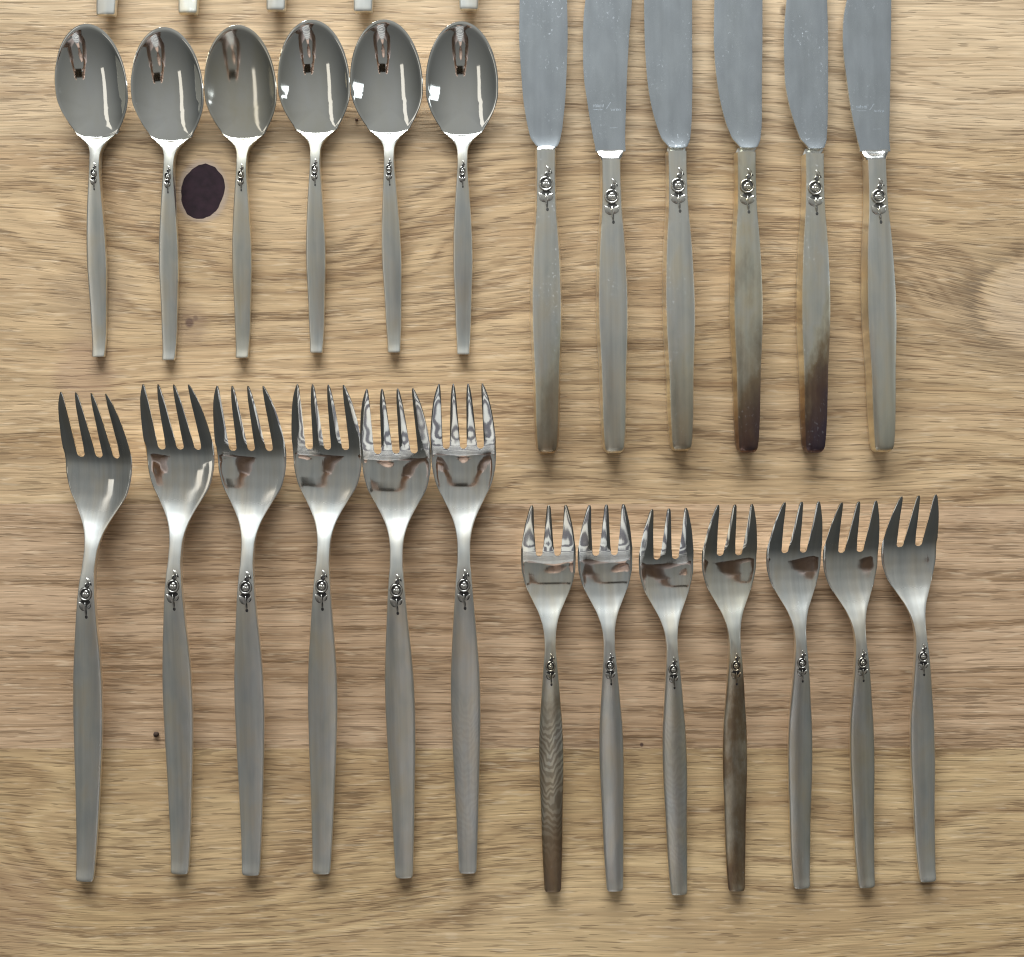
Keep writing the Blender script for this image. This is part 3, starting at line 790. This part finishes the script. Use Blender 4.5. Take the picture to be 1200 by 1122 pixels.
        for i in range(8):
            x = ex+20.5 + i*1.5; dash(x, ey+3.4+er.uniform(-.4, .4), x+er.uniform(-.4, .8), ey+5.8, .4)
        dash(ex+19, ey+26, ex+28, ey+25.8, .35)
        eo = mesh_obj('etched_mark', ev, ef, M_ETCH, bl)
        eo['label'] = 'tiny worn etched marking across the blade'
    return root

Z5 = lambda pts: [(x/4.317+590, y/4.317) for x, y in pts]
Z6 = lambda pts: [(x/4.316+820, y/4.316) for x, y in pts]
def ext(pts):           # the outline goes on above the picture
    return [(pts[0][0] - 0*6, -130.0)] + pts
GK = 'table knives in a row at the top right'
KN = [
 ((641.4, 532.6), (639.6, 175), Z5([(95, -200), (82, 0), (80, 200), (85, 300), (92, 400), (100, 500), (115, 600), (125, 650), (138, 700), (150, 740), (150, 790)]),
  Z5([(316, -200), (322, 0), (325, 200), (322, 300), (318, 400), (313, 500), (303, 600), (298, 650), (288, 700), (280, 740), (280, 790)]), 'round', 172.5,
  'table knife at the left end of the knife row, its blade covered in fine scratches', mk(41, .10, end=.42, marks=1.0), None),
 ((720.3, 532), (716.2, 187), Z5([(445, -200), (415, 0), (405, 100), (403, 200), (403, 300), (408, 400), (422, 500), (437, 600), (455, 700), (466, 765), (466, 800)]),
  Z5([(655, -200), (650, 0), (635, 200), (625, 400), (620, 550), (616, 700), (618, 765), (618, 800)]), 'flat', 177.5,
  'table knife with a clean smooth blade and white glinting collar, second from the left', mk(42, .10, end=.12, marks=.6), (695.5, 124.0)),
 ((799.6, 529.4), (793.8, 177), Z5([(725, -200), (712, 0), (715, 200), (720, 300), (728, 400), (742, 500), (765, 600), (800, 700), (818, 740), (818, 790)]),
  Z5([(950, -200), (955, 0), (955, 200), (957, 400), (955, 500), (953, 600), (950, 650), (945, 700), (935, 740), (935, 790)]), 'round', 173.0,
  'table knife with a bluish blade end and grey darkened handle tip, third from the left', mk(43, .12, end=.30, marks=.7), None),
 ((877.5, 531.3), (875, 178), Z6([(88, -200), (75, 0), (72, 200), (77, 300), (87, 400), (103, 500), (127, 600), (165, 700), (185, 740), (185, 790)]),
  Z6([(312, -200), (318, 0), (318, 200), (315, 400), (315, 600), (308, 700), (298, 740), (298, 790)]), 'round', 173.0,
  'table knife with a brown tarnish patch midway down its handle, third from the right', mk(44, .36, end=.62, marks=.5), None),
 ((955.9, 531.3), (954.9, 180), Z6([(465, -200), (440, 0), (427, 200), (432, 400), (447, 500), (473, 600), (510, 700), (533, 745), (533, 790)]),
  Z6([(640, -200), (645, 0), (650, 200), (650, 400), (648, 600), (643, 700), (635, 745), (635, 790)]), 'round', 174.0,
  'table knife with purple-black handle end and white specks on the blade', mk(45, .22, end=.82, marks=1.0), None),
 ((1037, 530.7), (1027.8, 187), Z6([(790, -200), (745, 0), (728, 100), (725, 200), (732, 300), (745, 400), (758, 500), (775, 600), (797, 700), (812, 765), (812, 800)]),
  Z6([(972, -200), (970, 0), (967, 300), (963, 500), (960, 700), (965, 765), (965, 800)]), 'flat', 177.5,
  'table knife at the right end of the knife row, tilted, with a white glinting collar', mk(46, .14, end=.16, marks=.5), (1004.5, 125.5)),
]
for (tail, neck, l, r, fam, yend, lab, pr, eng) in KN:
    tagp(knife(tail, neck, l, r, fam, yend, pr, eng), lab, 'knife', GK)

# ------------------------------------------------------------------ crumbs
def crumb(px, py, r, lab, seed, col=M_CRUMB):
    rn = random.Random(seed); vs, fs = [], []
    n = 9
    for (sc, z) in ((.7, -.1), (1, .35), (.75, .9), (.25, 1.15)):
        for j in range(n):
            a = 2*math.pi*j/n
            q = sc*rn.uniform(.8, 1.2)
            vs.append((q*r*math.cos(a)*U, q*r*math.sin(a)*U, z*r*U))
    for i in range(3):
        for j in range(n):
            a, b = i*n+j, i*n+(j+1) % n
            fs.append((a, b, b+n, a+n))
    fs.append(tuple(range(3*n, 4*n)))
    o = mesh_obj('crumb', vs, fs, col)
    p = unproject(px, py, 0); o.location = (p.x, p.y, 0.00008)
    tagp(o, lab, 'crumb', 'crumbs on the table')
crumb(418, 141, 1.9, 'tiny brown crumb between the fourth and fifth teaspoon bowls', 1)
crumb(183.5, 860, 3.4, 'small round dark crumb just left of the second dinner fork handle', 2, plain('dark_crumb', (0.045, 0.025, 0.015), 0.95))

# ------------------------------------------------------------------ the photographer, mirrored in the spoons and fork heads
def striped_cloth():
    k = NT('striped_knit')
    o = k.sep(k.obj())
    n = k.noise(k.obj(), scale=30, detail=3)
    ph = k.math('ADD', k.math('MULTIPLY', o[2], 30.0), k.math('MULTIPLY', n, 0.4))
    f = k.ramp(k.math('FRACT', ph), [(0.0, 0.0), (0.42, 0.0), (0.5, 1.0), (0.92, 1.0), (1.0, 0.0)])
    k.put(k.b.inputs['Base Color'], k.mix(f, (0.09, 0.085, 0.10), (0.46, 0.45, 0.44)))
    k.b.inputs['Roughness'].default_value = 0.9
    return k.m
M_SKIN = plain('skin', (0.36, 0.25, 0.205), 0.6, 0, 0.08, 60)
M_KNIT = striped_cloth()
M_SLEEVE = plain('mauve_wool', (0.25, 0.20, 0.19), 0.95, 0, 0.3, 200)
M_JEANS = plain('dark_denim', (0.035, 0.045, 0.07), 0.9, 0, 0.3, 200)
M_HAIR = plain('dark_hair', (0.03, 0.02, 0.015), 0.5, 0, 0.4, 120)
M_GLASS = plain('phone_black', (0.012, 0.012, 0.014), 0.18, 0, 0.1, 40)

def skin_mesh(name, pts, edges, rad, mat, parent, root=0, sub=1):
    me = bpy.data.meshes.new(name); me.from_pydata(pts, edges, [])
    o = bpy.data.objects.new(name, me); COL.objects.link(o)
    sk = o.modifiers.new('skin', 'SKIN'); sk.use_smooth_shade = True
    for i, r in enumerate(rad):
        d = me.skin_vertices[0].data[i]; d.radius = (r, r) if not isinstance(r, tuple) else r
        d.use_root = (i == root)
    ss = o.modifiers.new('sub', 'SUBSURF'); ss.levels = sub; ss.render_levels = sub
    dg = bpy.context.evaluated_depsgraph_get()
    m2 = bpy.data.meshes.new_from_object(o.evaluated_get(dg), depsgraph=dg)
    o.modifiers.clear(); o.data = m2
    m2.materials.clear(); m2.materials.append(mat)
    m2.polygons.foreach_set('use_smooth', [True]*len(m2.polygons))
    if parent: o.parent = parent
    return o

person = empty('person', (0.0, -0.66, -0.75))
tagp(person, 'person in a striped top holding a phone over the table, mirrored in the spoon bowls', 'person')
def P(x, y, z): return (x, y + 0.66, z + 0.75)
bp = [P(0, -.66, .20), P(0, -.65, .36), P(0, -.62, .52), P(0, -.58, .66), P(0, -.53, .74), P(0, -.49, .80)]
be = [(0, 1), (1, 2), (2, 3), (3, 4), (4, 5)]
br = [.13, .115, .125, .11, .055, .05]
for sgn in (-1, 1):
    i = len(bp)
    bp += [P(sgn*.10, -.66, .12), P(sgn*.10, -.65, -.30), P(sgn*.10, -.68, -.68), P(sgn*.11, -.58, -.725)]
    be += [(0, i), (i, i+1), (i+1, i+2), (i+2, i+3)]; br += [.085, .06, .042, .035]
    i = len(bp)
    bp += [P(sgn*.17, -.55, .66), P(sgn*.235, -.36, .56), P(sgn*.16, -.14, .505), P(sgn*.125, -.05, .487)]
    be += [(3, i), (i, i+1), (i+1, i+2), (i+2, i+3)]; br += [.055, .042, .032, .024]
    # palm and five fingers that close on the phone's edge
    j = i+3; k0 = len(bp)
    bp.append(P(sgn*.105, -.005, .485)); be.append((j, k0)); br.append(.022)
    for q, (dy, ln) in enumerate(((-.012, .9), (.006, 1.0), (.022, .95), (.036, .8))):
        a = len(bp)
        bp += [P(sgn*.098, dy, .497), P(sgn*(.098-.026*ln), dy+.006, .4985), P(sgn*(.098-.046*ln), dy+.008, .4935)]
        be += [(k0, a), (a, a+1), (a+1, a+2)]; br += [.009, .0085, .0075]
    a = len(bp)
    bp += [P(sgn*.094, -.028, .478), P(sgn*.072, -.022, .474)]
    be += [(j, a), (a, a+1)]; br += [.011, .009]
body = skin_mesh('body', bp, be, br, M_SKIN, person)
def loft(name, secs, mat, parent, n=22):
    """garment: closed rings (centre, rx, ry) stacked along a limb or the trunk"""
    vs, fs = [], []
    C_ = [Vector(c) for c, _, _ in secs]
    for i, (c, rx, ry) in enumerate(secs):
        t = (C_[min(i+1, len(C_)-1)] - C_[max(i-1, 0)]).normalized()
        a1 = Vector((1, 0, 0)) - t*t.x
        a1 = a1.normalized() if a1.length > .2 else Vector((0, 1, 0)).cross(t).normalized()
        a2 = t.cross(a1)
        for j_ in range(n):
            a = 2*math.pi*j_/n
            vs.append(C_[i] + a1*(rx*math.cos(a)) + a2*(ry*math.sin(a)))
    for i in range(len(secs)-1):
        for j_ in range(n):
            p, q = i*n+j_, i*n+(j_+1) % n
            fs.append((p, q, q+n, p+n))
    fs += [tuple(reversed(range(n))), tuple(range((len(secs)-1)*n, len(secs)*n))]
    return mesh_obj(name, vs, fs, mat, parent, sharp=60)
loft('striped_top', [(P(0, -.66, .08), .175, .125), (P(0, -.66, .20), .172, .125), (P(0, -.65, .34), .165, .125), (P(0, -.63, .46), .178, .132), (P(0, -.60, .57), .195, .135),
     (P(0, -.575, .65), .20, .11), (P(0, -.555, .695), .15, .085), (P(0, -.54, .725), .075, .07)], M_KNIT, person)
for sgn in (-1, 1):
    loft('sleeve', [(P(sgn*.13, -.575, .66), .075, .085), (P(sgn*.19, -.51, .64), .072, .07), (P(sgn*.237, -.37, .565), .06, .06), (P(sgn*.20, -.24, .53), .052, .052), (P(sgn*.155, -.125, .502), .042, .042), (P(sgn*.15, -.115, .50), .032, .032)], M_SLEEVE, person)
loft('trousers', [(P(0, -.66, .0), .165, .12), (P(0, -.66, .10), .172, .122), (P(0, -.66, .16), .165, .118)], M_JEANS, person)
for sgn in (-1, 1):
    loft('trouser_leg', [(P(sgn*.088, -.66, .03), .092, .115), (P(sgn*.10, -.655, -.12), .088, .10), (P(sgn*.10, -.65, -.30), .074, .08), (P(sgn*.10, -.67, -.5), .066, .07), (P(sgn*.10, -.68, -.69), .062, .066)], M_JEANS, person)
# head: skull with brow, eyes, nose, mouth, ears, bent over the phone
def blob(name, c, r, mat, parent, seg=20, rot=None, shape=None):
    vs, fs = [], []
    ng, ns_ = seg//2, seg
    for a in range(ng+1):
        th_ = math.pi*a/ng
        for b in range(ns_):
            ph = 2*math.pi*b/ns_
            v = Vector((math.sin(th_)*math.cos(ph), math.sin(th_)*math.sin(ph), math.cos(th_)))
            if shape: v = shape(v)
            v = Vector((v.x*r[0], v.y*r[1], v.z*r[2]))
            if rot: v = rot @ v
            vs.append(Vector(c) + v)
    for a in range(ng):
        for b in range(ns_):
            p, q = a*ns_+b, a*ns_+(b+1) % ns_
            fs.append((p, p+ns_, q+ns_, q))
    return mesh_obj(name, vs, fs, mat, parent)
hrot = Matrix.Rotation(R(-38), 3, 'X')
HC = Vector(P(0, -.44, .90))
def face(v):
    v = v.copy()
    if v.z < 0: v.x *= 1 + 0.28*v.z; v.y *= 1 + 0.10*v.z       # jaw
    n = math.exp(-((v.x/.16)**2 + ((v.z+.12)/.2)**2))
    if v.y > 0: v.y += .26*n                                   # nose
    for e in (-1, 1):
        if v.y > 0: v.y -= .09*math.exp(-(((v.x-e*.36)/.16)**2 + ((v.z-.06)/.12)**2))
    if v.y > 0: v.y += .05*math.exp(-((v.x/.25)**2 + ((v.z+.48)/.07)**2))
    return v
head = blob('head', HC, (.075, .095, .115), M_SKIN, person, 40, hrot, face)
for e in (-1, 1):
    blob('eye', HC + hrot @ Vector((e*.029, .083, .006)), (.011, .006, .007), M_HAIR, head, 10, hrot)
    blob('ear', HC + hrot @ Vector((e*.077, -.005, -.005)), (.009, .018, .03), M_SKIN, head, 10, hrot)
blob('mouth', HC + hrot @ Vector((0, .088, -.055)), (.022, .006, .006), M_SLEEVE, head, 10, hrot)
blob('hair', HC + hrot @ Vector((0, -.018, .022)), (.086, .098, .112), M_HAIR, head, 30, hrot, lambda v: Vector((v.x, v.y*(1 if v.y < 0 else .72), v.z)))
# phone
ph = empty('phone', (0.02, 0.0, 0.482))
tagp(ph, 'black phone held flat above the table, mirrored as a dark block in the spoons', 'phone')
def rbox(name, sx, sy, sz, z0, mat, parent, rad, off=(0, 0)):
    vs, fs = [], []; n = 6
    loop = []
    for cxn, cyn, a0 in ((1, 1, 0), (-1, 1, 90), (-1, -1, 180), (1, -1, 270)):
        for j in range(n+1):
            a = R(a0 + 90*j/n)
            loop.append((cxn*(sx/2-rad) + rad*math.cos(a) + off[0], cyn*(sy/2-rad) + rad*math.sin(a) + off[1]))
    m = len(loop)
    for z in (z0, z0+sz): vs += [(p[0], p[1], z) for p in loop]
    for j in range(m): fs.append((j, (j+1) % m, m+(j+1) % m, m+j))
    fs += [tuple(reversed(range(m))), tuple(range(m, 2*m))]
    return mesh_obj(name, vs, fs, mat, parent, sharp=40)
rbox('phone_body', .150, .074, .008, 0, M_GLASS, ph, .011)
rbox('camera_plate', .034, .034, .002, -.002, M_GLASS, ph, .008, (-.052, .014))
rbox('screen', .142, .067, .0006, .0080, plain('screen_glass', (0.02, 0.022, 0.025), 0.1, 0, 0.1, 30), ph, .009)
